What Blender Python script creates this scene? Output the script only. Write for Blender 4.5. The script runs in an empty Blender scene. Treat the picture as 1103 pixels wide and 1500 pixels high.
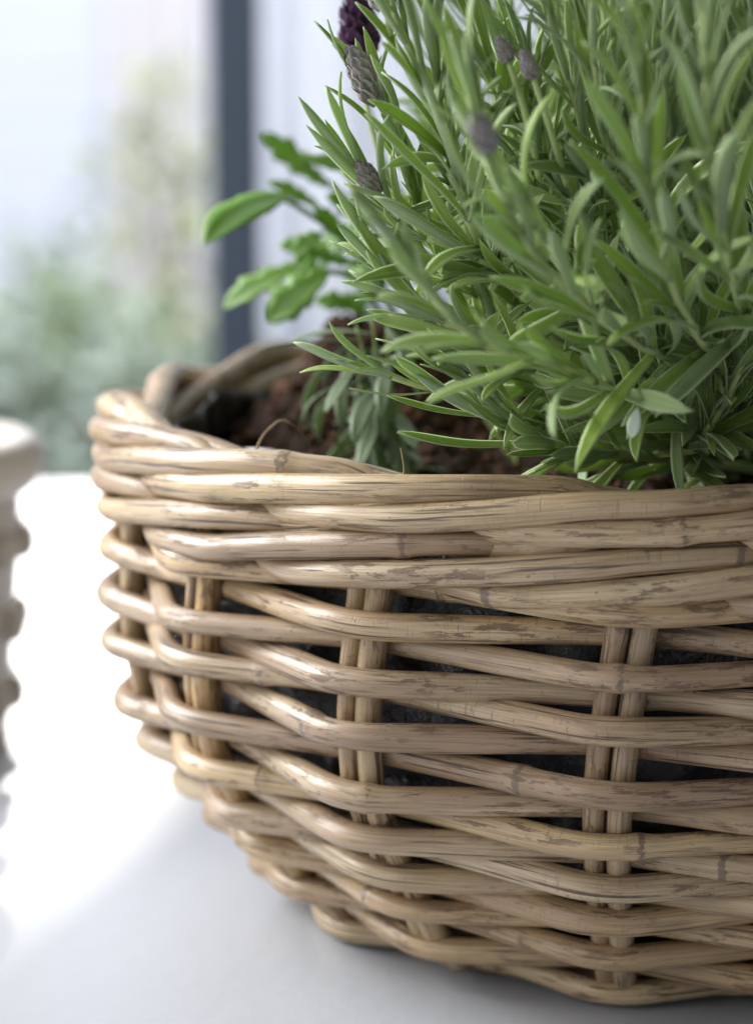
import bpy, math, random
import numpy as np
from mathutils import Vector, Matrix
R = math.radians
rng = np.random.default_rng(11)
random.seed(11)
scene = bpy.context.scene
col = scene.collection

# ------------------------------------------------------------------ camera
FPX, PIT = 4119.0, R(9.47)
CAM = np.array([-.120, -1.05, .311])
cd = bpy.data.cameras.new('camera'); cam = bpy.data.objects.new('camera', cd); col.objects.link(cam)
cam.location = CAM; cam.rotation_euler = (R(90) - PIT, 0, 0)
cd.sensor_fit = 'VERTICAL'; cd.sensor_height = 36; cd.sensor_width = 36
cd.lens = FPX / 1500 * 36; cd.clip_start = .02; cd.clip_end = 200
cd.dof.use_dof = True; cd.dof.focus_distance = .872; cd.dof.aperture_fstop = 6.6
scene.camera = cam

# ------------------------------------------------------------------ world and lamps
w = bpy.data.worlds.new('World'); scene.world = w; w.use_nodes = True
bg = w.node_tree.nodes['Background']
bg.inputs[0].default_value = (.86, .92, 1.0, 1); bg.inputs[1].default_value = .30
def lamp(name, kind, loc, target, energy, color, **kw):
    d = bpy.data.lights.new(name, kind); d.energy = energy; d.color = color
    for k, v in kw.items(): setattr(d, k, v)
    o = bpy.data.objects.new(name, d); col.objects.link(o); o.location = loc
    o.rotation_euler = (Vector(target) - Vector(loc)).to_track_quat('-Z', 'Y').to_euler()
    return o
# low window light, from behind the basket
lamp('window_sunlight', 'SPOT', (-.56, 5.6, 2.62), (-.20, 0, 0), 1350, (1, .96, .90), spot_size=R(30), spot_blend=.4, shadow_soft_size=.10)
# tall windows to the left, then an added fill lamp
lamp('window_and_fill_light', 'AREA', (-1.75, .70, 1.15), (0, -.1, .12), 92, (.96, .98, 1), shape='RECTANGLE', size=1.5, size_y=1.2)
lamp('window_and_fill_light', 'AREA', (-1.75, -1.15, .62), (0, -.1, .14), 9, (.98, .99, 1), shape='RECTANGLE', size=1.3, size_y=1.0)  # added fill to brighten the basket front and leaves, not a window
# sky light over the garden
lamp('garden_light', 'AREA', (-.6, 3.0, 3.6), (-.7, 7.2, -.3), 600, (.93, .96, 1), shape='RECTANGLE', size=4, size_y=1.6)

vs = scene.view_settings
vs.view_transform = 'Standard'; vs.look = 'None'; vs.exposure = .22; vs.gamma = 1; vs.use_curve_mapping = False
scene.render.resolution_x = 752; scene.render.resolution_y = 1024
scene.render.engine = 'CYCLES'
scene.cycles.max_bounces = 8; scene.cycles.transparent_max_bounces = 8

# ------------------------------------------------------------------ helpers
cP, sP = math.cos(PIT), math.sin(PIT)
def ray(x, y):
    return np.array([(x - 551.5) / FPX, cP - (y - 750) / FPX * sP, -sP - (y - 750) / FPX * cP])
def at(x, y, Y):                      # photo pixel -> point on the plane of that world Y
    d = ray(x, y); return CAM + d * ((Y - CAM[1]) / d[1])
def project(P):
    p = np.asarray(P) - CAM
    d = p[..., 1] * cP - p[..., 2] * sP
    return 551.5 + FPX * p[..., 0] / d, 750 - FPX * (p[..., 1] * sP + p[..., 2] * cP) / d, d
def tag(o, label=None, cat=None, group=None, kind=None):
    for k, v in (('label', label), ('category', cat), ('group', group), ('kind', kind)):
        if v: o[k] = v
    return o
def empty(name, loc=(0, 0, 0)):
    o = bpy.data.objects.new(name, None); o.location = loc; o.empty_display_size = .02; col.objects.link(o); return o
def link(name, me, mat=None, parent=None):
    if mat and not me.materials: me.materials.append(mat)
    o = bpy.data.objects.new(name, me); col.objects.link(o)
    if parent:
        o.parent = parent
        o.matrix_parent_inverse = Matrix.Translation(-parent.location) if parent.type == 'EMPTY' else Matrix.Identity(4)
    return o
def mesh(name, V, F, smooth=True, attrs=None):
    me = bpy.data.meshes.new(name)
    me.from_pydata(np.asarray(V).tolist(), [], F if isinstance(F, list) else F.tolist())
    if smooth: me.polygons.foreach_set('use_smooth', [True] * len(me.polygons))
    for k, (t, a) in (attrs or {}).items():
        at_ = me.attributes.new(k, t, 'POINT')
        at_.data.foreach_set('vector' if t == 'FLOAT_VECTOR' else 'value', np.asarray(a, dtype=np.float32).ravel())
    me.update(); return me
def gsmooth(P, sig):
    if sig <= 0: return P
    n = int(3 * sig) + 1
    k = np.exp(-.5 * (np.arange(-n, n + 1) / sig) ** 2); k /= k.sum()
    Q = np.vstack([np.repeat(P[:1], n, 0), P, np.repeat(P[-1:], n, 0)])
    return np.stack([np.convolve(Q[:, i], k, 'valid') for i in range(P.shape[1])], 1)
def resample(P, step):
    s = np.r_[0, np.cumsum(np.linalg.norm(np.diff(P[:, :3], axis=0), axis=1))]
    n = max(2, int(s[-1] / step) + 1); t = np.linspace(0, s[-1], n)
    return np.stack([np.interp(t, s, P[:, i]) for i in range(P.shape[1])], 1), t
def frames(P):
    T = np.gradient(P, axis=0); T /= np.linalg.norm(T, axis=1)[:, None] + 1e-12
    N = np.zeros_like(P)
    a = np.array([0, 0, 1.]) if abs(T[0, 2]) < .9 else np.array([1., 0, 0])
    v = a - T[0] * (a @ T[0])
    for i in range(len(P)):
        v = v - T[i] * (v @ T[i]); v /= np.linalg.norm(v) + 1e-12; N[i] = v
    return T, N, np.cross(T, N)
def tube_data(P, rad, ns=12, cap=True):
    n = len(P); T, N, B = frames(P); rad = np.broadcast_to(np.asarray(rad, float), (n,)) if np.ndim(rad) < 2 else rad
    a = np.linspace(0, 2 * math.pi, ns, endpoint=False); ca, sa = np.cos(a), np.sin(a)
    rr = rad[:, None] if rad.ndim == 1 else rad
    V = P[:, None, :] + rr[..., None] * (N[:, None, :] * ca[None, :, None] + B[:, None, :] * sa[None, :, None])
    V = V.reshape(-1, 3)
    i = np.arange(n - 1)[:, None] * ns; j = np.arange(ns)[None, :]; k = (j + 1) % ns
    F = np.stack([i + j, i + k, i + ns + k, i + ns + j], -1).reshape(-1, 4).tolist()
    if cap:
        F.append(list(range(ns))[::-1]); F.append(list(range((n - 1) * ns, n * ns)))
    return V, F, ca, sa
def spline(pts, n=60):                # Catmull-Rom through points
    p = np.asarray(pts, float); q = np.vstack([2 * p[0] - p[1], p, 2 * p[-1] - p[-2]])
    out = []
    m = max(2, n // (len(p) - 1))
    for i in range(len(p) - 1):
        t = np.linspace(0, 1, m, endpoint=False)[:, None]
        a, b, c, d = q[i:i + 4]
        out.append(.5 * (2 * b + (c - a) * t + (2 * a - 5 * b + 4 * c - d) * t ** 2 + (3 * b - a - 3 * c + d) * t ** 3))
    out.append(p[-1:]); return np.vstack(out)
def lathe(name, prof, n=64, attrs=None):
    prof = np.asarray(prof); m = len(prof); a = np.linspace(0, 2 * math.pi, n, endpoint=False)
    V = np.stack([prof[:, 0][:, None] * np.cos(a), prof[:, 0][:, None] * np.sin(a), np.repeat(prof[:, 1][:, None], n, 1)], -1).reshape(-1, 3)
    i = np.arange(m - 1)[:, None] * n; j = np.arange(n)[None]; k = (j + 1) % n
    F = np.stack([i + j, i + k, i + n + k, i + n + j], -1).reshape(-1, 4).tolist()
    return V, F

# ------------------------------------------------------------------ materials
def newmat(name):
    m = bpy.data.materials.new(name); m.use_nodes = True
    nt = m.node_tree; return m, nt, nt.nodes['Principled BSDF'], nt.nodes['Material Output']
def N(nt, typ, **kw):
    n = nt.nodes.new(typ)
    for k, v in kw.items():
        if k.startswith('_'): setattr(n, k[1:], v)
        else: n.inputs[int(k[1:]) if k[0] == 'i' and k[1:].isdigit() else k].default_value = v
    return n
def L(nt, a, b): nt.links.new(a, b)
def ramp(nt, src, stops):
    r = nt.nodes.new('ShaderNodeValToRGB'); L(nt, src, r.inputs[0])
    e = r.color_ramp.elements
    while len(e) < len(stops): e.new(.5)
    for k, (p, c) in enumerate(stops):
        e[k].position = p; e[k].color = (*c, 1) if len(c) == 3 else c
    return r.outputs[0]
def gray(v): return (v, v, v)
def mixc(nt, fac, a, b, mode='MIX'):
    m = nt.nodes.new('ShaderNodeMix'); m.data_type = 'RGBA'; m.blend_type = mode
    for s, v in ((m.inputs[0], fac), (m.inputs[6], a), (m.inputs[7], b)):
        if hasattr(v, 'links') or hasattr(v, 'is_linked'): L(nt, v, s)
        elif isinstance(v, (int, float)): s.default_value = v
        else: s.default_value = (*v, 1)
    return m.outputs[2]
def noise(nt, vec, scale, detail=3, rough=.55, mapscale=None, off=None):
    if mapscale or off is not None:
        mp = N(nt, 'ShaderNodeMapping'); L(nt, vec, mp.inputs[0])
        if mapscale: mp.inputs[3].default_value = mapscale
        if off is not None: L(nt, off, mp.inputs[1])
        vec = mp.outputs[0]
    n = N(nt, 'ShaderNodeTexNoise', Scale=scale, Detail=detail, Roughness=rough); L(nt, vec, n.inputs['Vector'])
    return n.outputs['Fac']
def math_(nt, op, a, b=None, c=None):
    m = nt.nodes.new('ShaderNodeMath'); m.operation = op
    for k, v in enumerate((a, b, c)):
        if v is None: continue
        if isinstance(v, (int, float)): m.inputs[k].default_value = v
        else: L(nt, v, m.inputs[k])
    return m.outputs[0]

def rattan_material():
    m, nt, bs, out = newmat('weathered_rattan')
    sv = N(nt, 'ShaderNodeAttribute', _attribute_name='sv').outputs['Vector']
    nd = N(nt, 'ShaderNodeAttribute', _attribute_name='node').outputs['Fac']
    rnd = N(nt, 'ShaderNodeObjectInfo').outputs['Random']
    base = ramp(nt, rnd, [(0, (.390, .275, .165)), (.25, (.600, .455, .270)), (.5, (.510, .400, .255)), (.72, (.300, .210, .142)), (.86, (.480, .385, .270)), (1, (.600, .400, .200))])
    # slow drift of tone along the cane
    drift = noise(nt, sv, 1, 2, .5, (14, 60, 60))
    base = mixc(nt, math_(nt, 'MULTIPLY', ramp(nt, drift, [(.38, gray(0)), (.66, gray(1))]), .65), base, (.350, .240, .160))
    pale = noise(nt, sv, 1, 2, .5, (9, 90, 90))
    base = mixc(nt, math_(nt, 'MULTIPLY', ramp(nt, pale, [(.52, gray(0)), (.72, gray(1))]), .6), base, (.660, .540, .380))
    # fibres running lengthwise
    fib = noise(nt, sv, 1, 4, .7, (35, 1500, 1500))
    base = mixc(nt, math_(nt, 'MULTIPLY', ramp(nt, fib, [(.38, gray(1)), (.56, gray(0))]), .55), base, (.190, .125, .080))
    # long dark cracks where the skin has split
    crk = noise(nt, sv, 1, 3, .6, (16, 620, 620))
    crm = noise(nt, sv, 1, 2, .5, (12, 60, 60))
    crkf = math_(nt, 'MULTIPLY', ramp(nt, crk, [(.37, gray(1)), (.43, gray(0))]), ramp(nt, crm, [(.44, gray(0)), (.52, gray(1))]))
    base = mixc(nt, math_(nt, 'MULTIPLY', crkf, .85), base, (.060, .040, .030))
    # flaking bark stains with ragged edges
    st = noise(nt, sv, 1, 7, .72, (75, 420, 420))
    sm = noise(nt, sv, 1, 2, .5, (17, 70, 70))
    stf = math_(nt, 'MULTIPLY', ramp(nt, st, [(.53, gray(0)), (.57, gray(1))]), ramp(nt, sm, [(.44, gray(0)), (.56, gray(1))]))
    base = mixc(nt, math_(nt, 'MULTIPLY', stf, .78), base, (.125, .080, .052))
    # fine crosswise crazing
    cz = noise(nt, sv, 1, 3, .6, (1500, 130, 130))
    czm = noise(nt, sv, 1, 2, .5, (20, 120, 120))
    czf = math_(nt, 'MULTIPLY', ramp(nt, cz, [(.60, gray(0)), (.68, gray(1))]), ramp(nt, czm, [(.50, gray(0)), (.60, gray(1))]))
    base = mixc(nt, math_(nt, 'MULTIPLY', czf, .45), base, (.120, .085, .060))
    spk = noise(nt, sv, 1, 2, .5, (420, 420, 420))
    base = mixc(nt, math_(nt, 'MULTIPLY', ramp(nt, spk, [(.70, gray(0)), (.76, gray(1))]), .6), base, (.090, .065, .050))
    # joints
    ndn = ramp(nt, math_(nt, 'ADD', nd, math_(nt, 'MULTIPLY', math_(nt, 'SUBTRACT', noise(nt, sv, 1, 4, .7, (330, 380, 380)), .5), 1.5)), [(.50, gray(0)), (.66, gray(1))])
    base = mixc(nt, math_(nt, 'MULTIPLY', ndn, .75), base, (.130, .092, .070))
    hs = N(nt, 'ShaderNodeHueSaturation', Saturation=1.14, Value=1.08); L(nt, base, hs.inputs['Color']); base = hs.outputs[0]
    L(nt, base, bs.inputs['Base Color'])
    rg = math_(nt, 'ADD', .28, math_(nt, 'MULTIPLY', math_(nt, 'MAXIMUM', stf, crkf), .3))
    rg = math_(nt, 'ADD', rg, math_(nt, 'MULTIPLY', drift, .14))
    L(nt, rg, bs.inputs['Roughness'])
    h = math_(nt, 'SUBTRACT', math_(nt, 'MULTIPLY', fib, .6), math_(nt, 'ADD', math_(nt, 'MULTIPLY', crkf, .8), math_(nt, 'ADD', math_(nt, 'MULTIPLY', czf, .35), math_(nt, 'MULTIPLY', stf, -.35))))
    b = N(nt, 'ShaderNodeBump', Strength=.55, Distance=.0006); L(nt, h, b.inputs['Height']); L(nt, b.outputs[0], bs.inputs['Normal'])
    bs.inputs['Specular IOR Level'].default_value = .5
    bs.inputs['Coat Weight'].default_value = .12; bs.inputs['Coat Roughness'].default_value = .2
    return m

def leaf_material(name, dark, light, under, edge, transl=.35, rough=.5, downy=0.):
    m, nt, bs, out = newmat(name)
    lv = N(nt, 'ShaderNodeAttribute', _attribute_name='lv')           # x across -1..1, y along 0..1, z under side
    sep = N(nt, 'ShaderNodeSeparateXYZ'); L(nt, lv.outputs['Vector'], sep.inputs[0])
    tint = N(nt, 'ShaderNodeAttribute', _attribute_name='tint').outputs['Fac']
    rnd = N(nt, 'ShaderNodeObjectInfo').outputs['Random']
    tt = math_(nt, 'FRACT', math_(nt, 'ADD', tint, rnd))
    geo = N(nt, 'ShaderNodeNewGeometry')
    c = mixc(nt, tt, dark, light)
    down = math_(nt, 'FRACT', math_(nt, 'MULTIPLY', tt, 7.31))         # how downy the leaf is
    c = mixc(nt, math_(nt, 'MULTIPLY', ramp(nt, down, [(.45, gray(0)), (.9, gray(1))]), downy), c, under)
    n1 = noise(nt, geo.outputs['Position'], 220, 3, .6)
    c = mixc(nt, math_(nt, 'MULTIPLY', n1, .5), c, light)
    c = mixc(nt, math_(nt, 'MULTIPLY', sep.outputs[2], .75), c, under)
    ax = math_(nt, 'ABSOLUTE', sep.outputs[0])
    c = mixc(nt, math_(nt, 'MULTIPLY', ramp(nt, ax, [(.0, gray(1)), (.12, gray(0))]), .35), c, edge)
    c = mixc(nt, math_(nt, 'MULTIPLY', ramp(nt, ax, [(.76, gray(0)), (.90, gray(1))]), .9), c, edge)
    L(nt, c, bs.inputs['Base Color']); bs.inputs['Roughness'].default_value = rough
    bs.inputs['Specular IOR Level'].default_value = .35
    bs.inputs['Sheen Weight'].default_value = .12; bs.inputs['Sheen Roughness'].default_value = .4
    b = N(nt, 'ShaderNodeBump', Strength=.35, Distance=.0005); L(nt, noise(nt, geo.outputs['Position'], 900, 3, .6), b.inputs['Height']); L(nt, b.outputs[0], bs.inputs['Normal'])
    tr = N(nt, 'ShaderNodeBsdfTranslucent'); L(nt, mixc(nt, .5, c, (.46, .64, .09)), tr.inputs[0])
    mx = N(nt, 'ShaderNodeMixShader', i0=transl); L(nt, bs.outputs[0], mx.inputs[1]); L(nt, tr.outputs[0], mx.inputs[2])
    L(nt, mx.outputs[0], out.inputs[0])
    return m

def plain(name, color, rough=.6, nscale=0, ncol=None, amt=.5, bump=0, bscale=None, spec=.4, detail=4):
    m, nt, bs, out = newmat(name); bs.inputs['Roughness'].default_value = rough; bs.inputs['Specular IOR Level'].default_value = spec
    pos = N(nt, 'ShaderNodeTexCoord').outputs['Object']
    if nscale:
        f = ramp(nt, noise(nt, pos, nscale, detail, .6), [(.32, gray(0)), (.68, gray(1))])
        L(nt, mixc(nt, math_(nt, 'MULTIPLY', f, amt), color, ncol), bs.inputs['Base Color'])
    else: bs.inputs['Base Color'].default_value = (*color, 1)
    if bump:
        b = N(nt, 'ShaderNodeBump', Strength=.6, Distance=bump); L(nt, noise(nt, pos, bscale, 5, .65), b.inputs['Height']); L(nt, b.outputs[0], bs.inputs['Normal'])
    return m

M_rattan = rattan_material()
M_leaf = leaf_material('lavender_leaf', (.105, .190, .042), (.430, .585, .120), (.400, .480, .340), (.720, .790, .530), .40, .5, .6)
M_silver = leaf_material('silvery_leaf', (.19, .25, .15), (.27, .34, .20), (.270, .330, .240), (.330, .400, .270), .28)
M_green = leaf_material('fresh_green_leaf', (.110, .250, .035), (.200, .380, .060), (.230, .340, .160), (.250, .420, .100), .42, .38)
M_stem = plain('lavender_stem', (.470, .540, .230), .6, 160, (.340, .430, .150), .7, .0004, 900)
M_woody = plain('woody_stem', (.190, .140, .085), .8, 200, (.110, .080, .050), .8, .0006, 700)
M_bud = plain('bud_bract', (.42, .40, .36), .8, 420, (.20, .15, .18), .8, .0004, 1400)
M_violet = plain('violet_petal', (.075, .035, .070), .7, 300, (.110, .030, .110), .6)
M_soil = plain('potting_soil', (.022, .013, .009), .95, 90, (.060, .032, .020), .75, .004, 420, .2, 6)
M_clod = plain('peat_clod', (.145, .072, .040), .95, 60, (.045, .025, .016), .9, .002, 600, .2)
M_liner = plain('liner_plastic', (.026, .025, .026), .36, 30, (.014, .013, .013), .7, .006, 45, .6)
M_root = plain('dry_root', (.330, .230, .130), .8, 200, (.22, .15, .09), .6)
M_table = plain('white_table_paint', (.50, .512, .54), .34, 5, (.47, .485, .515), .7, .0006, 90, .45)
M_ceramic = plain('cream_ceramic', (.530, .500, .450), .45, 28, (.400, .350, .290), .8, .0012, 160, .45)
M_post = plain('slate_blue_paint', (.040, .054, .078), .5, 9, (.046, .060, .085), .6)
M_sid = plain('pale_lilac_paint', (.565, .575, .65), .6, 2, (.535, .55, .63), .5)
M_tan = plain('pinkish_tan_paint', (.575, .54, .56), .6, 3, (.55, .53, .55), .5)
M_curtain = plain('white_linen', (.74, .75, .79), .9, 6, (.69, .70, .74), .5)
def cloth():
    m, nt, bs, out = newmat('white_linen'); bs.inputs['Base Color'].default_value = (.70, .71, .74, 1); bs.inputs['Roughness'].default_value = .9
    tr = N(nt, 'ShaderNodeBsdfTranslucent'); tr.inputs[0].default_value = (.74, .76, .82, 1)
    mx = N(nt, 'ShaderNodeMixShader', i0=.5); L(nt, bs.outputs[0], mx.inputs[1]); L(nt, tr.outputs[0], mx.inputs[2]); L(nt, mx.outputs[0], out.inputs[0]); return m
M_curtain = cloth()
M_ground = plain('paving', (.36, .38, .38), .9, 3, (.30, .34, .31), .7)

# ------------------------------------------------------------------ table and background
def box(name, lo, hi, mat, parent=None, bev=.0):
    lo, hi = np.array(lo), np.array(hi)
    import bmesh
    bm = bmesh.new(); bmesh.ops.create_cube(bm, size=1)
    for v in bm.verts: v.co = Vector(((lo + hi) / 2 + np.array(v.co) * (hi - lo)).tolist())
    if bev: bmesh.ops.bevel(bm, geom=list(bm.edges), offset=bev, segments=3, affect='EDGES', profile=.5)
    me = bpy.data.meshes.new(name); bm.to_mesh(me); bm.free()
    return link(name, me, mat, parent)
TZ = -.008                                           # table top
table = empty('table', (0, .05, -.74))
tag(table, 'white painted table that the wicker basket stands on', 'table')
box('table_top', (-1.25, -.95, TZ - .034), (1.0, 1.0, TZ), M_table, table, .006)
for x in (-1.15, .9):
    for y in (-.85, .9): box('leg', (x - .035, y - .035, -.74), (x + .035, y + .035, TZ - .0345), M_table, table, .004)
tag(box('ground', (-14, -4, -.80), (14, 12, -.7405), M_ground), kind='structure')

# clapboard wall across the garden
wall = empty('clapboard_wall', (-1.2, 8.6, -.74)); tag(wall, 'pale lilac clapboard wall beyond the window', 'wall')
z = -.74
while z < 3.0:
    b = box('board', (-4.2, 8.6, z), (1.6, 8.63, z + .158), M_sid, wall, .003); b.rotation_euler = (0, 0, 0)
    z += .16
door = empty('garden_door', (-1.35, 8.5, -.74)); tag(door, 'tan plank door in the lilac wall beyond the window', 'door')
for k in range(3): box('plank', (-1.02 + k * .105, 8.52, -.735), (-1.02 + k * .105 + .1, 8.56, 1.6), M_tan, door, .004)

post = empty('window_post', (0, 2.05, -.74)); tag(post, 'dark slate blue window post behind the basket', 'window frame')
pa, pb = at(313, 300, 2.05)[0], at(382, 300, 2.05)[0]
box('upright', (pa, 2.05, -.738), (pb, 2.12, 2.4), M_post, post, .003)
box('glazing_bead', (pa - .004, 2.068, -.737), (pa - .0002, 2.1, 2.4), M_post, post)
# linen curtain to the right of the post: vertical folds, unseen top shaped to block sun
uu = np.linspace(0, 1, 300); zz = np.linspace(-.70, 2.3, 70); V = []
for zv in zz:
    xl = pb + .012 - .80 * max(0, zv - .868); xr = pb + 1.0  # slanted edge above view, added to cut the sun patch on the table
    for u in uu:
        x = xl + (xr - xl) * u
        V.append((x, 2.31 + .022 * math.sin(u * 58 + .6 * math.sin(zv * 1.7)) + .010 * math.sin(u * 23 + zv * .8), zv))
i = np.arange(len(zz) - 1)[:, None] * len(uu); j = np.arange(len(uu) - 1)[None]
F = np.stack([i + j, i + j + 1, i + len(uu) + j + 1, i + len(uu) + j], -1).reshape(-1, 4)
cu = link('curtain', mesh('curtain', V, F), M_curtain); tag(cu, 'white linen curtain beside the dark window post, its unseen upper part swept left to block sun', 'curtain')
so = cu.modifiers.new('thickness', 'SOLIDIFY'); so.thickness = .0015

# ------------------------------------------------------------------ leaf meshes
def leaf_arrays(length=.03, width=.0045, bend=.3, fold=.25, twist=0., thick=.0005, n=9, base_w=.35, tip=.62, seed=0):
    """narrow leaf along +Y, upper face +Z; closed cross-section of 7 points"""
    g = np.random.default_rng(seed)
    V, A = [], []
    ph = g.uniform(0, 6)
    pos = np.zeros(3)
    for k in range(n):
        t = k / (n - 1)
        ang = bend * t * t + .06 * math.sin(ph + 5 * t)
        if k: pos = pos + np.array([.02 * math.sin(ph * 2 + 4 * t) , math.cos(ang), -math.sin(ang)]) * length / (n - 1)
        wv = width * .5 * max(.03, (base_w + (1 - base_w) * min(1, t / tip) ** .8) * (1 - max(0, (t - tip) / (1 - tip)) ** 2.8))
        f = fold * wv
        cs = [(-1, f * 1.0), (-.55, f * .75), (0, 0), (.55, f * .75), (1, f * 1.0), (.5, f * .4 - thick), (-.5, f * .4 - thick)]
        # margins rolled down
        cs = [(c[0], c[1] - (.35 * wv * (abs(c[0]) > .9) * .35)) for c in cs]
        tw = twist * t
        for q, (cx, cz) in enumerate(cs):
            x, zc = cx * wv, cz
            x, zc = x * math.cos(tw) - zc * math.sin(tw), x * math.sin(tw) + zc * math.cos(tw)
            V.append(pos + np.array([x, zc * math.sin(ang), zc * math.cos(ang)]))
            A.append((cx if q < 5 else cx * .9, t, 1. if q >= 5 else 0.))
    F = []
    m = 7
    for k in range(n - 1):
        for q in range(m):
            F.append([k * m + q, k * m + (q + 1) % m, (k + 1) * m + (q + 1) % m, (k + 1) * m + q])
    F.append(list(range(m))[::-1]); F.append(list(range((n - 1) * m, n * m)))
    return np.array(V), F, np.array(A)
def leaf_mesh(name, arr, mat, tint=0.):
    V, F, A = arr
    me = mesh(name, V, F, True, {'lv': ('FLOAT_VECTOR', A), 'tint': ('FLOAT', np.full(len(V), tint))})
    me.materials.append(mat); return me
def lobed_leaf(length=.04, width=.02, lobes=5, depth=.3, bend=.6, fold=.2, seed=0, n=25):
    g = np.random.default_rng(seed); V, A = [], []; pos = np.zeros(3)
    for k in range(n):
        t = k / (n - 1); ang = bend * (t - .2)
        if k: pos = pos + np.array([0, math.cos(ang), -math.sin(ang)]) * length / (n - 1)
        env = width * .5 * max(.04, (math.sin(math.pi * min(1, t * .5 / .62) if t < .62 else math.pi * (.5 + .5 * (t - .62) / .38))) ** .8)
        saw = (t * lobes) % 1
        wv = env * (1 - depth * (1 - saw) ** 1.0 * (1 if t > .08 else 0))
        f = fold * wv
        for q, (cx, cz) in enumerate([(-1, f + .1 * wv * math.sin(9 * t)), (-.5, f * .5), (0, 0), (.5, f * .5), (1, f + .1 * wv * math.sin(8 * t + 1)), (.45, f * .4 - .0005), (-.45, f * .4 - .0005)]):
            V.append(pos + np.array([cx * wv, cz * math.sin(ang), cz * math.cos(ang)])); A.append((cx, t, 1. if q >= 5 else 0.))
    F = [[k * 7 + q, k * 7 + (q + 1) % 7, (k + 1) * 7 + (q + 1) % 7, (k + 1) * 7 + q] for k in range(n - 1) for q in range(7)]
    F.append(list(range(7))[::-1]); F.append(list(range((n - 1) * 7, n * 7)))
    return np.array(V), F, np.array(A)
def merge(name, items, mat):
    """items: (arrays, 4x4, tint) -> one mesh"""
    Vs, Fs, As, Ts, o = [], [], [], [], 0
    for (V, F, A), Mx, t in items:
        Vs.append(V @ Mx[:3, :3].T + Mx[:3, 3]); Fs += [[x + o for x in f] for f in F]; As.append(A); Ts.append(np.full(len(V), t)); o += len(V)
    me = mesh(name, np.vstack(Vs), Fs, True, {'lv': ('FLOAT_VECTOR', np.vstack(As)), 'tint': ('FLOAT', np.concatenate(Ts))})
    me.materials.append(mat); return me
def leaf_matrix(p, d, nrm, s):
    d = d / np.linalg.norm(d); x = np.cross(d, nrm); x /= np.linalg.norm(x) + 1e-9; zc = np.cross(x, d)
    Mx = np.eye(4); Mx[:3, 0] = x * s; Mx[:3, 1] = d * s; Mx[:3, 2] = zc * s; Mx[:3, 3] = p; return Mx

# ------------------------------------------------------------------ garden shrubs beyond the window
shr_leaf = lobed_leaf(.075, .04, 1, 0, .5, .2, 3, 7)
def shrub(name, base, size, nleaf, mat, seed, label):
    g = np.random.default_rng(seed); rt = empty(name, base); tag(rt, label, 'shrub', None)
    for k in range(7):
        a = g.uniform(0, 6.28); e = np.array([math.cos(a) * size[0] * .55, math.sin(a) * size[1] * .55, size[2] * g.uniform(.6, .9)])
        P = spline([(0, 0, 0), e * np.array([.3, .3, .5]), e], 10) + np.array(base)
        V, F, _, _ = tube_data(P, np.linspace(.012, .004, len(P)), 6); link('stem', mesh('stem', V, F), M_woody, rt)
    it = []
    for k in range(nleaf):
        u = g.normal(size=3); u /= np.linalg.norm(u); rr = g.uniform(.35, 1) ** .5
        lump = 1 + .22 * math.sin(u[0] * 5 + seed) * math.cos(u[2] * 4 + seed)
        p = np.array([u[0] * size[0], u[1] * size[1], size[2] * .55 + u[2] * size[2] * .5]) * rr * lump + np.array(base)
        if p[2] < base[2] + .02: p[2] = base[2] + .02 + g.uniform(0, .1)
        it.append((shr_leaf, leaf_matrix(p, u + g.normal(size=3) * .6, np.array([0, 0, 1.]) + g.normal(size=3) * .4, g.uniform(.7, 1.3)), g.uniform()))
    o = link('crown', merge('crown', it, mat), None, rt); o['kind'] = 'stuff'
    return rt
M_sh1 = leaf_material('shrub_yellow_green', (.46, .50, .26), (.60, .62, .36), (.45, .48, .3), (.5, .52, .3), .35)
M_sh2 = leaf_material('shrub_mid_green', (.38, .47, .30), (.50, .58, .38), (.3, .4, .26), (.34, .44, .26), .3)
M_sh3 = leaf_material('shrub_grey_green', (.44, .50, .45), (.54, .60, .54), (.38, .44, .42), (.40, .47, .44), .3)
def gp(x, Y): return (at(x, 300, Y)[0], Y, -.74)
shrub('garden_shrub', gp(250, 6.6), (.20, .20, .92), 420, M_sh1, 2, 'tall yellow green shrub beside the tan door')
shrub('garden_shrub', gp(130, 5.4), (.17, .17, .52), 420, M_sh2, 3, 'low mid green shrub beyond the window')
shrub('garden_shrub', gp(255, 4.6), (.17, .17, .46), 500, M_sh3, 4, 'grey green shrub right against the window post')
shrub('garden_shrub', gp(10, 5.0), (.16, .16, .40), 380, M_sh3, 5, 'low grey green shrub at the foot of the bare lilac wall')
shrub('garden_shrub', gp(70, 6.2), (.24, .2, .46), 380, M_sh2, 6, 'small dark green shrub behind the others along the lilac wall')

# ------------------------------------------------------------------ cream pot at the left
PC = np.array([-.3560, .215])
pot = empty('ceramic_pot', (PC[0], PC[1], 0)); tag(pot, 'cream ceramic pot with rows of round knobs and a thick rolled rim', 'pot')
prof = [(0, .001), (.060, .001), (.064, .004), (.066, .02), (.069, .05), (.072, .085), (.073, .108), (.072, .112)]
V, F = lathe('body', spline(np.array(prof), 60), 72); link('body', mesh('body', V + np.array([*PC, 0]), F), M_ceramic, pot)
rp = [(.0715, .108), (.079, .112), (.0845, .119), (.0855, .126), (.082, .132), (.076, .1335), (.070, .131), (.0665, .124), (.0655, .10), (.064, .06), (.0, .056)]
V, F = lathe('rim', spline(np.array(rp), 70), 72); link('rim', mesh('rim', V + np.array([*PC, 0]), F), M_ceramic, pot)
V, F = lathe('knob', spline(np.array([(.0078, -.003), (.0080, .001), (.0070, .0045), (.0040, .0070), (.0003, .0076)]), 20), 18)
knob = mesh('knob', V, F)
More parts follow.
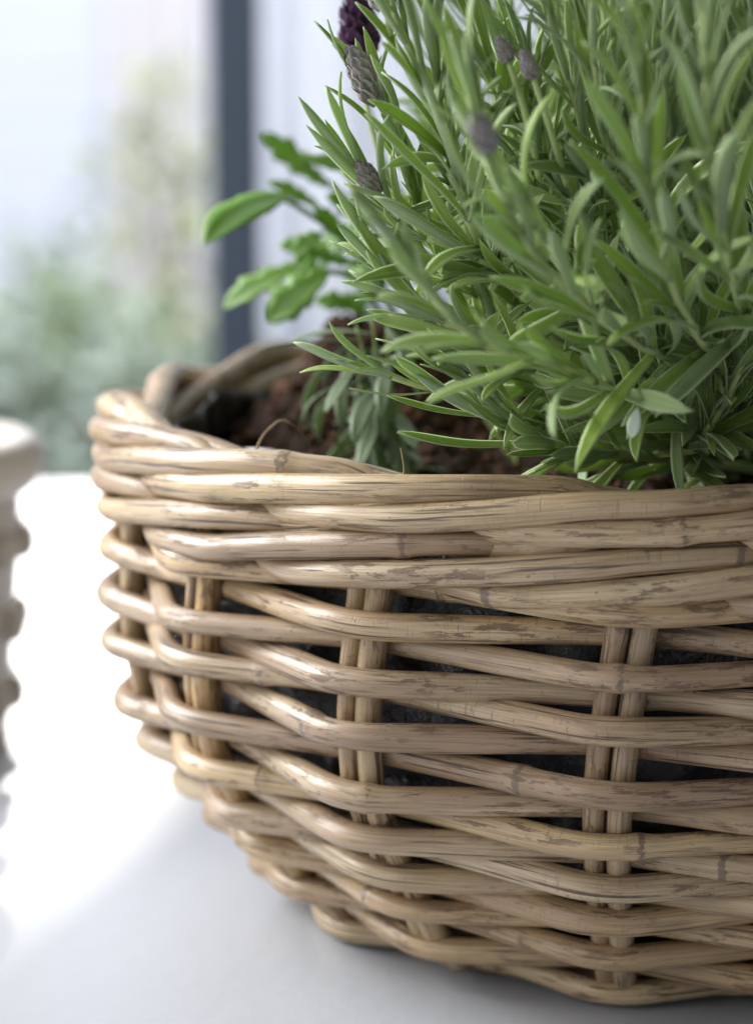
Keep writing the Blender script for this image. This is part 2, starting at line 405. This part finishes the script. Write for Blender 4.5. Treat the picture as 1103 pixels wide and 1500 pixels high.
for row, (zk, rk) in enumerate(((.022, .0664), (.054, .0694), (.088, .0722))):
    for k in range(16):
        a = 2 * math.pi * (k + .5 * (row % 2)) / 16 + .06
        o = link('knob', knob, M_ceramic, pot)
        o.matrix_parent_inverse = Matrix.Identity(4)
        o.location = (rk * math.cos(a), rk * math.sin(a), zk); o.rotation_euler = (0, R(90), a)

pot.location.z = TZ; pot.scale = (1.0, 1.0, 1.07)

# ------------------------------------------------------------------ basket
basket = empty('wicker_basket'); tag(basket, 'round wicker basket of weathered rattan planted with lavender', 'basket')
ZP = np.array([-.008, 0, .015, .031, .043, .055, .0735, .095, .111, .130, .155, .181, .2])
RP = np.array([.154, .163, .1795, .1915, .2015, .2110, .2215, .2262, .2272, .2268, .2278, .2270, .2255])
def prof_r(z): return np.interp(z, ZP, RP)           # outer face of the weave
NS = 17; STEP = 360 / NS
SR = .0045                                           # cane radius
TH_A = -33.4
SHIFT = {0: -1.4, 1: .8, 16: -1.9, 15: -.8, 5: 1.1, 9: -1.0, 12: .9}      # stakes are never evenly spaced
def stake_th(i, z): return TH_A + STEP * i + SHIFT.get(i % NS, 0.) - 30 * (.135 - z)     # degrees; stakes lean a little
def cyl(th, r, z):
    a = np.radians(th); return np.stack([r * np.sin(a), -r * np.cos(a), z + 0 * a], -1)

def cane(name, P, rad, seed, parent=basket, ns=14, taper=False, step=.0026, nodes=True):
    g = np.random.default_rng(seed)
    P, s = resample(P, step)
    rr = np.full(len(P), rad)
    rr *= 1 + .05 * np.sin(s * g.uniform(20, 40) + g.uniform(0, 6)) + .02 * np.sin(s * g.uniform(70, 120) + g.uniform(0, 6))
    nd = np.zeros(len(P))
    if nodes:
        c = g.uniform(.03, .22)
        while c < s[-1]:
            x = (s - c) / .0015
            nd = np.maximum(nd, np.exp(-.5 * x * x) * g.uniform(.65, 1)); 
            rr += .00062 * np.exp(-.5 * ((s - c) / .0019) ** 2) - .00034 * (1 / (1 + np.exp(-(s - c) / .0010))) + .00034 * (1 / (1 + np.exp(-(s - c - .03) / .008)))
            c += g.uniform(.14, .36)
    if taper:
        e = np.minimum(s, s[-1] - s); rr *= np.clip(e / .004, .5, 1) ** .5
    # cross-section not quite round: flats that turn slowly along the cane
    a = np.linspace(0, 2 * math.pi, ns, endpoint=False)
    rr2 = rr[:, None] * (1 + .03 * np.cos(2 * a[None] + s[:, None] * 9 + g.uniform(0, 6)) + .018 * np.cos(3 * a[None] + s[:, None] * 21 + g.uniform(0, 6)))
    V, F, ca, sa = tube_data(P, rr2, ns)
    off = g.uniform(0, 40)
    sv = np.stack([np.repeat(s + off, ns), np.tile(ca * rad + off, len(P)), np.tile(sa * rad, len(P))], 1)
    me = mesh(name, V, F, True, {'sv': ('FLOAT_VECTOR', sv), 'node': ('FLOAT', np.repeat(nd, ns))})
    return link(name, me, M_rattan, parent)

# paired upright stakes
for i in range(NS):
    for k, (dth, rad) in enumerate(((-1.12, .0036), (1.08, .0043))):
        zz = np.linspace(TZ + .006, .160, 40)
        th = stake_th(i, zz) + dth + .25 * np.sin(zz * 40 + i)
        r = prof_r(zz) - 2 * SR - .0036
        cane('stake', cyl(th, r, zz), rad * rng.uniform(.95, 1.05), 100 + i * 2 + k, step=.003, ns=12)

# woven side: one spiral, over one pair of stakes and under the next
ZROW = np.array([.1412, .1305, .1212, .1118, .1055, .0948, .0840, .0735, .0650, .0577, .0500, .0425, .0345, .0262, .0176, .0090, .0000])
NT = len(ZROW)
def weave_ctrl(i):
    """control points where the spiral crosses stake number i (counted on over all turns)"""
    k = i // NS; st = i % NS - 8                     # st 0 = stakes A
    tz = i / NS - (8.5 / NS)
    z = float(np.interp(tz, np.arange(NT), ZROW)) + rng.normal() * .0009
    front = (i + 1) % 2 == 0
    low = max(0., min(1., (.10 - z) / .06))
    z += (-1 if front else 1) * (.0008 + .0012 * low) + rng.normal() * .0007 * low
    z = max(z, TZ + SR + .0006)
    d = 1.9 if front else 1.5
    ro = float(prof_r(z)) - SR
    r = ro + rng.normal() * .0004 if front else ro - .0162 + rng.normal() * .0005
    th = float(stake_th(st, z)) + 0.
    zl = z + rng.normal() * .0005
    return [(k * 360 + th - d, r, zl), (k * 360 + th + d, r, z)]
ctrl = []
for i in range(NS * NT): ctrl.append(weave_ctrl(i))
cut = 0; sid = 0
i = 0
while i < NS * NT - 1:
    n = int(rng.integers(16, 27)); e = min(NS * NT - 1, i + n)
    if e < NS * NT - 1 and ((e + 1) % 2 == 0): e -= 1          # end behind a stake
    if NS * NT - 1 - e < 6: e = NS * NT - 1
    pts = [p for c in ctrl[i:e + 1] for p in c]
    a = np.array(pts); P = cyl(a[:, 0], a[:, 1], a[:, 2])
    P, _ = resample(P, .0015); P = gsmooth(P, rng.uniform(2.6, 5.2))
    cane('weaver', P, SR * rng.uniform(.88, 1.10), 300 + sid); sid += 1
    i = e
# waled band below the rim: three canes, over two and under one, climbing as they run
def wale(zlo, zhi, rin, seed, zs, rad, dr=0):
    for n in range(3):
        pts = []
        for i in range(-9, 10):
            u = (i - n) % 3
            th = TH_A + STEP * i; dz = zhi - zlo
            if u == 0:
                pts += [(th - 4, zhi + .15 * dz, -.0140), (th + 3, zlo - .2 * dz, -.0150)]
            elif u == 1:
                pts += [(th - 9, zlo - .30 * dz, -.0045), (th - 3, zlo - .08 * dz, -.0003), (th + 3, zlo + .10 * dz, .0004), (th + 11, zlo + .52 * dz, -.0006)]
            else:
                pts += [(th - 2, zhi - .05 * dz, 0), (th + 3, zhi + .12 * dz, -.0006), (th + 9, zhi + .28 * dz, -.0042)]
        a = np.array(pts); a[:, 1] += rng.normal(size=len(a)) * .0004
        P = cyl(a[:, 0], prof_r(a[:, 1]) - SR + a[:, 2] + dr, a[:, 1])
        P, _ = resample(P, .0015); P = gsmooth(P, 3.6)
        cane('rim_cane', P, rad, seed + n)
wale(.1468, .1565, 0, 500, 0, .0046)
wale(.1656, .1742, 0, 520, 0, .0047, .0006)
# twisted border on top: three canes roll over the edge to the inside
for n in range(3):
    i = np.linspace(-9, 9.0, 700)
    ph = 2 * math.pi * (i - n - .75) / 3 - .4
    ph = ph + .35 * np.sin(ph)
    P = cyl(TH_A + STEP * i, .2120 + .0088 * np.cos(ph) + .0004 * np.sin(i * 7 + n), .1698 - .0042 * np.cos(np.radians(TH_A + STEP * i)) + .0088 * np.sin(ph) + .0005 * np.sin(i * 5 + 2 * n))
    cane('border_cane', P, .0049, 540 + n)
# inside-of-rim ring that the border wraps
P = cyl(np.linspace(-200, 160, 400), .2045 + 0 * np.linspace(0, 1, 400), .165 + .0008 * np.sin(np.linspace(0, 40, 400)))
cane('inner_hoop', P, .0044, 560)
V, F = lathe('base', [(0.0005, TZ + .004), (.138, TZ + .004), (.148, TZ + .0045), (.148, TZ + .008), (.0005, TZ + .008)], 64); 
me = mesh('base', V, F, True, {'sv': ('FLOAT_VECTOR', V), 'node': ('FLOAT', np.zeros(len(V)))}); link('base', me, M_rattan, basket)

# ------------------------------------------------------------------ liner, soil
a = np.linspace(0, 2 * math.pi, 220, endpoint=False)
zs = np.r_[np.linspace(.011, .150, 26), np.linspace(.154, .172, 6)]
V = []
for z in zs:
    r = prof_r(z) - .0305 + .0022 * np.sin(a * 23 + z * 60) + .0016 * np.sin(a * 41 - z * 130) - (.006 if z > .153 else 0) * (1 + .6 * np.sin(a * 9))
    V.append(np.stack([r * np.cos(a), r * np.sin(a), z + (.004 * np.sin(a * 7) if z > .153 else 0) + 0 * a], 1))
V = np.vstack(V); n = 220; m = len(zs)
i = np.arange(m - 1)[:, None] * n; j = np.arange(n)[None]; k = (j + 1) % n
F = np.stack([i + j, i + k, i + n + k, i + n + j], -1).reshape(-1, 4).tolist(); F.append(list(range(n))[::-1])
ln = link('plastic_liner', mesh('liner', V, F), M_liner); tag(ln, 'crinkled dark plastic liner inside the wicker basket', 'liner')
so = ln.modifiers.new('thickness', 'SOLIDIFY'); so.thickness = .0006
def soil_h(x, y):
    h = .150 + .004 * np.sin(x * 61 + 1) * np.cos(y * 53) + .0025 * np.sin(x * 170 + y * 90) + .0015 * np.sin(x * 420 - y * 330) + .001 * np.sin(x * 800 + y * 700)
    h = h + .052 * np.exp(-(((x + .120) / .040) ** 2 + ((y - .065) / .045) ** 2))
    h = h + .020 * np.exp(-(((x - .01) / .075) ** 2 + ((y + .03) / .08) ** 2))
    return h
rad = np.linspace(0, .190, 70); a = np.linspace(0, 2 * math.pi, 180, endpoint=False)
X = rad[:, None] * np.cos(a); Y = rad[:, None] * np.sin(a)
Z = soil_h(X, Y) + rng.normal(size=X.shape) * .0007; Z[0] = Z[0, 0]
V = np.stack([X, Y, Z], -1).reshape(-1, 3); n = 180
i = np.arange(69)[:, None] * n; j = np.arange(n)[None]; k = (j + 1) % n
F = np.stack([i + j, i + k, i + n + k, i + n + j], -1).reshape(-1, 4)
sl = link('soil', mesh('soil', V, F), M_soil); sl['kind'] = 'stuff'; tag(sl, 'dark brown crumbly potting soil filling the basket', 'soil')
# crumbs and clods lying on it, joined
Vs, Fs, o = [], [], 0
ico = np.array([(0, 0, 1), (.894, 0, .447), (.276, .851, .447), (-.724, .526, .447), (-.724, -.526, .447), (.276, -.851, .447), (.724, .526, -.447), (-.276, .851, -.447), (-.894, 0, -.447), (-.276, -.851, -.447), (.724, -.526, -.447), (0, 0, -1)])
icf = [(0, 1, 2), (0, 2, 3), (0, 3, 4), (0, 4, 5), (0, 5, 1), (1, 6, 2), (2, 7, 3), (3, 8, 4), (4, 9, 5), (5, 10, 1), (6, 7, 2), (7, 8, 3), (8, 9, 4), (9, 10, 5), (10, 6, 1), (11, 7, 6), (11, 8, 7), (11, 9, 8), (11, 10, 9), (11, 6, 10)]
for q in range(2600):
    if q < 1100: x, y = rng.normal(-.115, .036), rng.normal(.065, .045)
    else:
        rr, aa = .186 * math.sqrt(rng.uniform()), rng.uniform(0, 6.28); x, y = rr * math.cos(aa), rr * math.sin(aa)
    if x * x + y * y > .186 ** 2: continue
    s = rng.uniform(.0008, .0024) * (1 if rng.uniform() < .93 else 2.2)
    v = ico * (1 + rng.normal(size=(12, 1)) * .22) * s * np.array([1, 1, .8]) + np.array([x, y, soil_h(x, y) + s * .4])
    Vs.append(v); Fs += [[c + o for c in f] for f in icf]; o += 12
cl = link('soil_crumbs', mesh('soil_crumbs', np.vstack(Vs), Fs, False), M_clod); cl['kind'] = 'stuff'; tag(cl, 'reddish brown crumbs of peat scattered over the soil', 'soil')

def wisp(pts, rad, label):
    P = spline([at(*p) for p in pts], 40); V, F, _, _ = tube_data(P, np.linspace(rad, rad * .5, len(P)), 6)
    return tag(link('root_fibre', mesh('root_fibre', V, F), M_root), label, 'root')
wisp([(372, 668, -.13), (385, 640, -.12), (402, 622, -.12), (415, 616, -.12), (428, 622, -.12), (440, 632, -.115), (455, 652, -.11)], .0005, 'thin curled dry root fibre arching up behind the basket rim')
wisp([(588, 712, -.185), (592, 690, -.185), (590, 672, -.185), (587, 656, -.185)], .0004, 'short straight dry fibre sticking up behind the basket rim')
wisp([(140, 655, -.02), (122, 640, -.02), (112, 622, -.02), (107, 602, -.02)], .00028, 'pale hair-thin fibre curling off the outer side of the rim')

# ------------------------------------------------------------------ lavender
lav = empty('lavender_plant', (0, -.03, .150)); tag(lav, 'bushy green lavender plant growing in the wicker basket', 'plant')
VAR = []
for v in range(14):
    b = [.15, .35, .6, -.25, -.45, .9, 0, .5, -.1, 1.2, .25, -.6, .45, .1][v]
    VAR.append(leaf_arrays(.036, rng.uniform(.0032, .0041), b * .9, rng.uniform(.25, .75), rng.uniform(-.6, .6), .0006, 12, .50, rng.uniform(.55, .72), v))
VARM = [leaf_mesh('lavender_leaf', a_, M_leaf, v * .137 % 1) for v, a_ in enumerate(VAR)]
LEAVES = []          # (variant, matrix, stem index)
STEMS = []
def shoot(pts, lf=1.0, start=.15, gap=.0085, seed=0, tipopen=.22, rad=.0012, axil=.36, ang0=.62):
    g = np.random.default_rng(seed)
    P = spline(pts, 80); P, s = resample(P, .003)
    T, Nn, B = frames(P)
    si = len(STEMS); STEMS.append((P, np.linspace(rad * 1.35, rad * .55, len(P))))
    tot = s[-1]; c = tot * start; k = 0; ph = g.uniform(0, 6.28)
    while c < tot - .001:
        q = min(len(P) - 1, int(c / tot * (len(P) - 1))); t = c / tot
        az0 = ph + k * math.pi / 2 + g.normal() * .2
        for h in range(2):
            az = az0 + h * math.pi + g.normal() * .15
            o = Nn[q] * math.cos(az) + B[q] * math.sin(az)
            al = (tipopen + (ang0 - tipopen) * (1 - t) ** .7) * g.uniform(.75, 1.25)
            d = T[q] * math.cos(al) + o * math.sin(al); nr = T[q] * math.sin(al) - o * math.cos(al)
            d = d + np.array([0, 0, .12 * g.normal() + .05])
            ls = lf * (1.05 if t < .75 else 1.05 - 1.7 * (t - .75)) * g.uniform(.72, 1.22) * (.75 + .25 * min(1, t / .3))
            LEAVES.append((int(g.integers(len(VAR))), leaf_matrix(P[q], d, nr + g.normal(size=3) * .14, ls), si))
            if g.uniform() < axil:
                for e in range(int(g.integers(1, 4))):
                    a2 = al * g.uniform(.3, .9); o2 = o + g.normal(size=3) * .45
                    d = T[q] * math.cos(a2) + o2 * math.sin(a2)
                    LEAVES.append((int(g.integers(len(VAR))), leaf_matrix(P[q], d, T[q] * math.sin(a2) - o2 * math.cos(a2), ls * g.uniform(.3, .65)), si))
        c += gap * (1.7 - 1.05 * t) * g.uniform(.8, 1.25); k += 1
    for e in range(5):      # closed tuft at the tip
        az = g.uniform(0, 6.28); al = g.uniform(.08, .4); o = Nn[-1] * math.cos(az) + B[-1] * math.sin(az)
        LEAVES.append((int(g.integers(len(VAR))), leaf_matrix(P[-1], T[-1] * math.cos(al) + o * math.sin(al), T[-1] * math.sin(al) - o * math.cos(al), lf * g.uniform(.4, .8)), si))
    return si
traced = [
 ([(1040, 640, -.07), (960, 668, -.12), (890, 669, -.15), (804, 648, -.175), (754, 612, -.18), (717, 573, -.185), (690, 545, -.185)], 1.0, .12),
 ([(820, 655, -.165), (760, 632, -.175), (700, 600, -.18), (655, 578, -.185), (606, 563, -.19), (575, 553, -.19)], 1.0, .15),
 ([(1080, 625, -.06), (977, 598, -.16), (890, 567, -.23), (816, 536, -.27), (717, 505, -.30), (650, 455, -.31), (615, 405, -.31)], 1.05, .15),
 ([(1090, 550, -.08), (977, 523, -.2), (915, 492, -.25), (853, 443, -.28), (790, 380, -.30), (745, 310, -.31), (712, 235, -.31)], 1.05, .15),
 ([(1090, 600, -.08), (1040, 520, -.2), (985, 420, -.27), (951, 270, -.31), (939, 150, -.32), (927, 20, -.33), (920, -60, -.33)], 1.1, .2),
 ([(1120, 560, -.08), (1085, 450, -.24), (1050, 300, -.32), (1038, 150, -.34), (1030, 0, -.35), (1026, -60, -.35)], 1.1, .25),
 ([(910, 500, -.16), (825, 390, -.26), (776, 312, -.28), (728, 240, -.29), (700, 165, -.29)], 1.05, .2),
 ([(820, 500, -.1), (735, 400, -.17), (692, 336, -.2), (672, 258, -.205), (638, 168, -.205), (602, 78, -.205), (572, 5, -.205)], 1.05, .2),
 ([(800, 520, -.09), (690, 430, -.15), (640, 390, -.17), (600, 345, -.18), (570, 310, -.18), (545, 275, -.18)], 1.1, .25),
 ([(740, 480, -.06), (630, 350, -.14), (595, 260, -.16), (568, 180, -.17), (550, 140, -.17)], 1.0, .25),
 ([(860, 470, -.1), (800, 330, -.16), (780, 220, -.18), (755, 150, -.18), (738, 100, -.18)], 1.0, .2),
 ([(880, 440, -.1), (830, 300, -.16), (805, 200, -.18), (780, 115, -.18)], 1.0, .2),
 ([(780, 570, -.12), (690, 520, -.17), (640, 480, -.18), (600, 440, -.19), (580, 415, -.19)], 1.05, .2),
 ([(860, 590, -.12), (760, 540, -.18), (700, 500, -.20), (650, 472, -.20)], 1.0, .2),
 ([(900, 560, -.1), (800, 440, -.17), (720, 390, -.19), (660, 362, -.19), (625, 350, -.19)], 1.05, .2),
 ([(960, 470, -.1), (880, 300, -.18), (850, 180, -.2), (815, 60, -.21), (800, -20, -.21)], 1.05, .2),
 ([(700, 380, -.1), (660, 240, -.18), (640, 120, -.2), (632, 20, -.2), (630, -50, -.2)], 1.05, .2),
 ([(760, 300, -.1), (735, 150, -.19), (700, 60, -.2), (680, -40, -.2)], 1.05, .2),
 ([(1000, 400, -.1), (900, 240, -.2), (870, 100, -.22), (860, -30, -.22)], 1.05, .2),
 ([(1000, 690, -.1), (1030, 640, -.16), (1060, 590, -.19), (1090, 530, -.2)], 1.0, .2),
 ([(1040, 680, -.1), (990, 590, -.17), (960, 500, -.2), (950, 420, -.21)], 1.0, .2),
 ([(980, 640, -.06), (930, 560, -.12), (880, 500, -.15), (860, 430, -.16)], 1.0, .2),
]
gr = np.random.default_rng(77)
def crown(): return np.array([gr.normal(.012, .018), gr.normal(-.03, .018), .156])
for k, (pp, lf, st) in enumerate(traced): shoot([crown()] + [at(p[0], p[1], p[2] if p[2] > -.22 else -.22 + (p[2] + .22) * .72) for p in pp], lf * 1.22, min(.45, st + .22), .0125, 40 + k, rad=.0017, axil=.3)
# free shoots filling the dome, kept inside its outline
LB = np.array([(0, 525), (100, 515), (200, 505), (300, 560), (400, 590), (470, 590), (560, 640), (610, 690), (650, 760), (700, 900), (760, 1000)])
g = np.random.default_rng(5); made = 0; tries = 0
while made < 105 and tries < 4000:
    tries += 1
    b = np.array([g.normal(.02, .04), g.normal(-.03, .035), .152])
    az = g.uniform(0, 2 * math.pi); el = g.uniform(.25, 1.45)
    H = g.uniform(.20, .36) if el > .8 else g.uniform(.15, .24)
    reach = .17 + .10 * g.uniform()
    e = b + np.array([math.cos(az) * math.cos(el) * reach, math.sin(az) * math.cos(el) * reach, max(.03, math.sin(el) * H)])
    mid = b + (e - b) * np.array([.62, .62, .36]) + np.array([0, 0, -.004])
    pts = spline([b, mid, e], 24)
    x, y, d = project(pts)
    lim = np.interp(y, LB[:, 0], LB[:, 1])
    if (x < lim + 25).any(): continue
    if ((x < 1000) & (y > 575)).any() or ((x < 1200) & (y > 690)).any(): continue
    if d.min() < .70: continue
    if (x.min() > 1250) and g.uniform() < .6: continue
    shoot([b, mid, e], g.uniform(1.0, 1.25), .42, .0105, 200 + made); made += 1

for k in range(46):                                  # inner shoots that close the gaps
    b = np.array([g.normal(.03, .035), g.normal(.01, .03), .152]); Yt = g.uniform(-.10, .09)
    e = at(g.uniform(620, 1120), g.uniform(-40, 470), Yt)
    if project(e)[0] < np.interp(project(e)[1], LB[:, 0], LB[:, 1]) + 60: continue
    shoot([b, b + (e - b) * np.array([.55, .55, .45]), e], g.uniform(.9, 1.15), .35, .0095, 500 + k)

# which leaves show largest: in frame, nearest first
LP = np.array([Mx[:3, 3] + Mx[:3, 1] * .015 for _, Mx, _ in LEAVES]); lx, ly, ld = project(LP)
sc = np.array([np.linalg.norm(Mx[:3, 1]) for _, Mx, _ in LEAVES])
ok = (lx > 380) & (lx < 1103) & (ly > -10) & (ly < 730)
score = np.where(ok, sc / ld ** 3, -1)
pick = set(np.argsort(-score)[:300].tolist())
stem_obj = []
for P, rr in STEMS:
    V, F, _, _ = tube_data(P, rr, 7); stem_obj.append(link('stem', mesh('stem', V, F), M_stem, lav))
rest = []
for q, (v, Mx, si) in enumerate(LEAVES):
    if q in pick:
        o = link('leaf', VARM[v], None, stem_obj[si]); 
        o.matrix_parent_inverse = Matrix.Translation(-Vector((0, 0, 0)))
        o.matrix_basis = Matrix(Mx.tolist())
    else: rest.append((VAR[v], Mx, rng.uniform()))
o = link('foliage', merge('foliage', rest, M_leaf), None, lav); o['kind'] = 'stuff'

# flower buds: bracts wrapped round a short spike
def bud(p, d, length, width, mat, seed, name='flower_bud', open_=.12):
    g = np.random.default_rng(seed); br = leaf_arrays(.0062, .0052, -.5, .6, 0, .0004, 6, .7, .45, seed)
    d = d / np.linalg.norm(d); a = np.cross(d, [0, 1., 0]); a /= np.linalg.norm(a); b = np.cross(d, a); it = []
    n = 46
    for k in range(n):
        t = k / (n - 1); az = k * 2.39996; o = a * math.cos(az) + b * math.sin(az)
        r = width * .5 * math.sin(math.pi * (.16 + .80 * t)) ** .7 * .72
        al = open_ + .5 * (1 - t) * .4 + g.normal() * .06
        it.append((br, leaf_matrix(p + d * (length * t * .82) + o * r, d * math.cos(al) + o * math.sin(al) - o * .25 * t, o * math.cos(al) - d * math.sin(al), (length / .02) * g.uniform(.8, 1.1) * (1 - .35 * t)), g.uniform()))
    core_t = np.linspace(0, 1, 10); P = p + d * (core_t[:, None] * length * .9)
    V, F, _, _ = tube_data(P, width * .40 * np.sin(math.pi * (.12 + .8 * core_t)) ** .7, 10); it.append(((V, F, np.zeros((len(V), 3))), np.eye(4), .5))
    return link(name, merge(name, it, mat), None, lav)
def budpx(a, b, Y, wpx, mat, seed, **kw):
    p, q = at(*a, Y), at(*b, Y); bud(p, q - p, np.linalg.norm(q - p), wpx * .87 / FPX, mat, seed, **kw)
def stalk(pts):
    P = spline([at(*p) for p in pts], 24); V, F, _, _ = tube_data(P, np.linspace(.0012, .0009, len(P)), 7); link('stem', mesh('stem', V, F), M_stem, lav)
budpx((558, 150), (509, 66), -.172, 40, M_bud, 1)
budpx((556, 284), (516, 234), -.182, 34, M_bud, 2)
budpx((722, 222), (688, 162), -.292, 33, M_bud, 3)
budpx((746, 92), (728, 52), -.215, 23, M_bud, 4)
budpx((782, 116), (764, 72), -.22, 23, M_bud, 5)
budpx((528, 84), (522, -20), -.08, 40, M_violet, 6, name='flower_head', open_=.5)
budpx((566, 14), (548, -40), -.20, 44, M_bud, 7)
stalk([(760, 690, -.02), (640, 480, -.03), (560, 240, -.07), (535, 140, -.08), (527, 80, -.08)])
stalk([(790, 260, -.2), (770, 170, -.215), (746, 93, -.215)])
stalk([(830, 270, -.2), (806, 190, -.22), (782, 117, -.22)])
stalk([(572, 60, -.2), (568, 25, -.2), (565, 8, -.2)])
pale = link('pale_petal', leaf_mesh('pale_petal', lobed_leaf(.0095, .0042, 1, 0, .3, .1, 5, 9), plain('pale_petal', (.62, .70, .56), .5)), None, lav)
q0 = at(933, 596, -.235); q1 = at(925, 640, -.235)
pale.matrix_parent_inverse = Matrix.Translation(-lav.location); pale.matrix_basis = Matrix(leaf_matrix(q0, q1 - q0, np.array([0, -1., .2]), 1.0).tolist())

# ------------------------------------------------------------------ toothed green plant behind, at the left
gp_ = empty('leafy_plant', (-.09, .07, .165)); tag(gp_, 'fresh green plant with broad toothed leaves behind the lavender', 'plant')
def gstem(pts, rad=.0016):
    P = spline([at(*p) for p in pts], 30); V, F, _, _ = tube_data(P, np.linspace(rad, rad * .6, len(P)), 7); link('stem', mesh('stem', V, F), M_green_stem, gp_)
M_green_stem = plain('green_stem', (.160, .260, .070), .55, 90, (.11, .19, .05), .6)
def gleaf(a, b, Y, wpx, lobes=4, depth=.3, bend=.5, seed=0, up=(0, -.55, .8), Y2=None):
    p, q = at(*a, Y), at(*b, Y if Y2 is None else Y2); ln_ = np.linalg.norm(q - p)
    arr = lobed_leaf(ln_, wpx * 1.1 / FPX, lobes, depth, bend, .25, seed)
    o = link('leaf', leaf_mesh('leaf', arr, M_green, rng.uniform()), None, gp_)
    o.matrix_parent_inverse = Matrix.Translation(-gp_.location); o.matrix_basis = Matrix(leaf_matrix(p, q - p, np.array(up), 1).tolist())
gstem([(560, 690, .08), (600, 560, .06), (560, 420, .05), (500, 350, .04), (440, 305, .03), (405, 288, .03)])
gstem([(565, 690, .08), (590, 540, .07), (530, 420, .05), (470, 395, .04), (430, 392, .04)])
gstem([(570, 690, .09), (620, 520, .09), (560, 350, .09), (500, 285, .09), (440, 235, .09)])
gstem([(575, 690, .07), (625, 540, .05), (600, 330, .06), (560, 230, .06), (540, 160, .06)])
gleaf((432, 288), (298, 318), .03, 74, 2, .12, .75, 1, (0, -.45, .9), -.005)
gleaf((450, 388), (318, 440), .04, 56, 4, .3, .5, 2, (0, -.7, .7))
gleaf((485, 396), (386, 468), .03, 72, 4, .3, .4, 3, (.1, -.8, .6))
gleaf((480, 275), (384, 192), .09, 52, 4, .45, .3, 4, (0, -.9, .4))
gleaf((470, 305), (395, 262), .07, 34, 4, .4, .3, 5, (0, -.7, .6))
g = np.random.default_rng(9)
for k in range(58):
    x0, y0 = g.uniform(440, 600), g.uniform(250, 470)
    a_ = g.uniform(2.2, 4.4); ln_ = g.uniform(50, 105)
    x1, y1 = x0 + math.cos(a_) * ln_, y0 - math.sin(a_) * ln_ * .9
    if x1 < 405 and 200 < y1: continue
    if y1 > 470 or y0 > 455 and x0 < 500: continue
    if 420 < x0 < 500 and 395 < y0: continue
    gleaf((x0, y0), (x1, y1), g.uniform(.02, .12), g.uniform(22, 46), int(g.integers(3, 6)), .4, g.uniform(-.2, .7), 20 + k, (g.normal() * .3, -.6, .7))
# ------------------------------------------------------------------ silvery drooping leaves by the rim
sp = empty('silvery_plant', (-.06, .0, .16)); tag(sp, 'small silvery green plant with drooping leaves in the shade under the lavender', 'plant')
SV = [leaf_mesh('silver_leaf', leaf_arrays(.036, .0058, b, .4, tw, .0005, 10, .35, .6, 70 + k), M_silver, k * .2) for k, (b, tw) in enumerate(((.9, .2), (1.3, -.4), (.5, .3), (1.7, 0), (.2, -.2)))]
for k in range(4):
    P = spline([at(565 + 6 * k, 690, -.02), at(560 + 12 * k, 640, -.03), at(530 + 14 * k, 560, -.04), at(500 + 22 * k, 490 - 12 * k, -.05)], 24)
    V, F, _, _ = tube_data(P, np.linspace(.0016, .0004, len(P)), 7); st = link('stem', mesh('stem', V, F), M_stem, sp)
    for q in range(13):
        c = P[int(q / 13 * (len(P) - 1))]; a_ = g.uniform(0, 6.28)
        d = np.array([math.cos(a_) * .8 - .25, math.sin(a_) * .8 - .3, g.uniform(-1.1, .3)])
        o = link('leaf', SV[int(g.integers(5))], None, st); o.matrix_basis = Matrix(leaf_matrix(c, d, np.array([0, 0, 1.]) + d * .2, g.uniform(.85, 1.3)).tolist()); o.matrix_parent_inverse = Matrix.Identity(4)
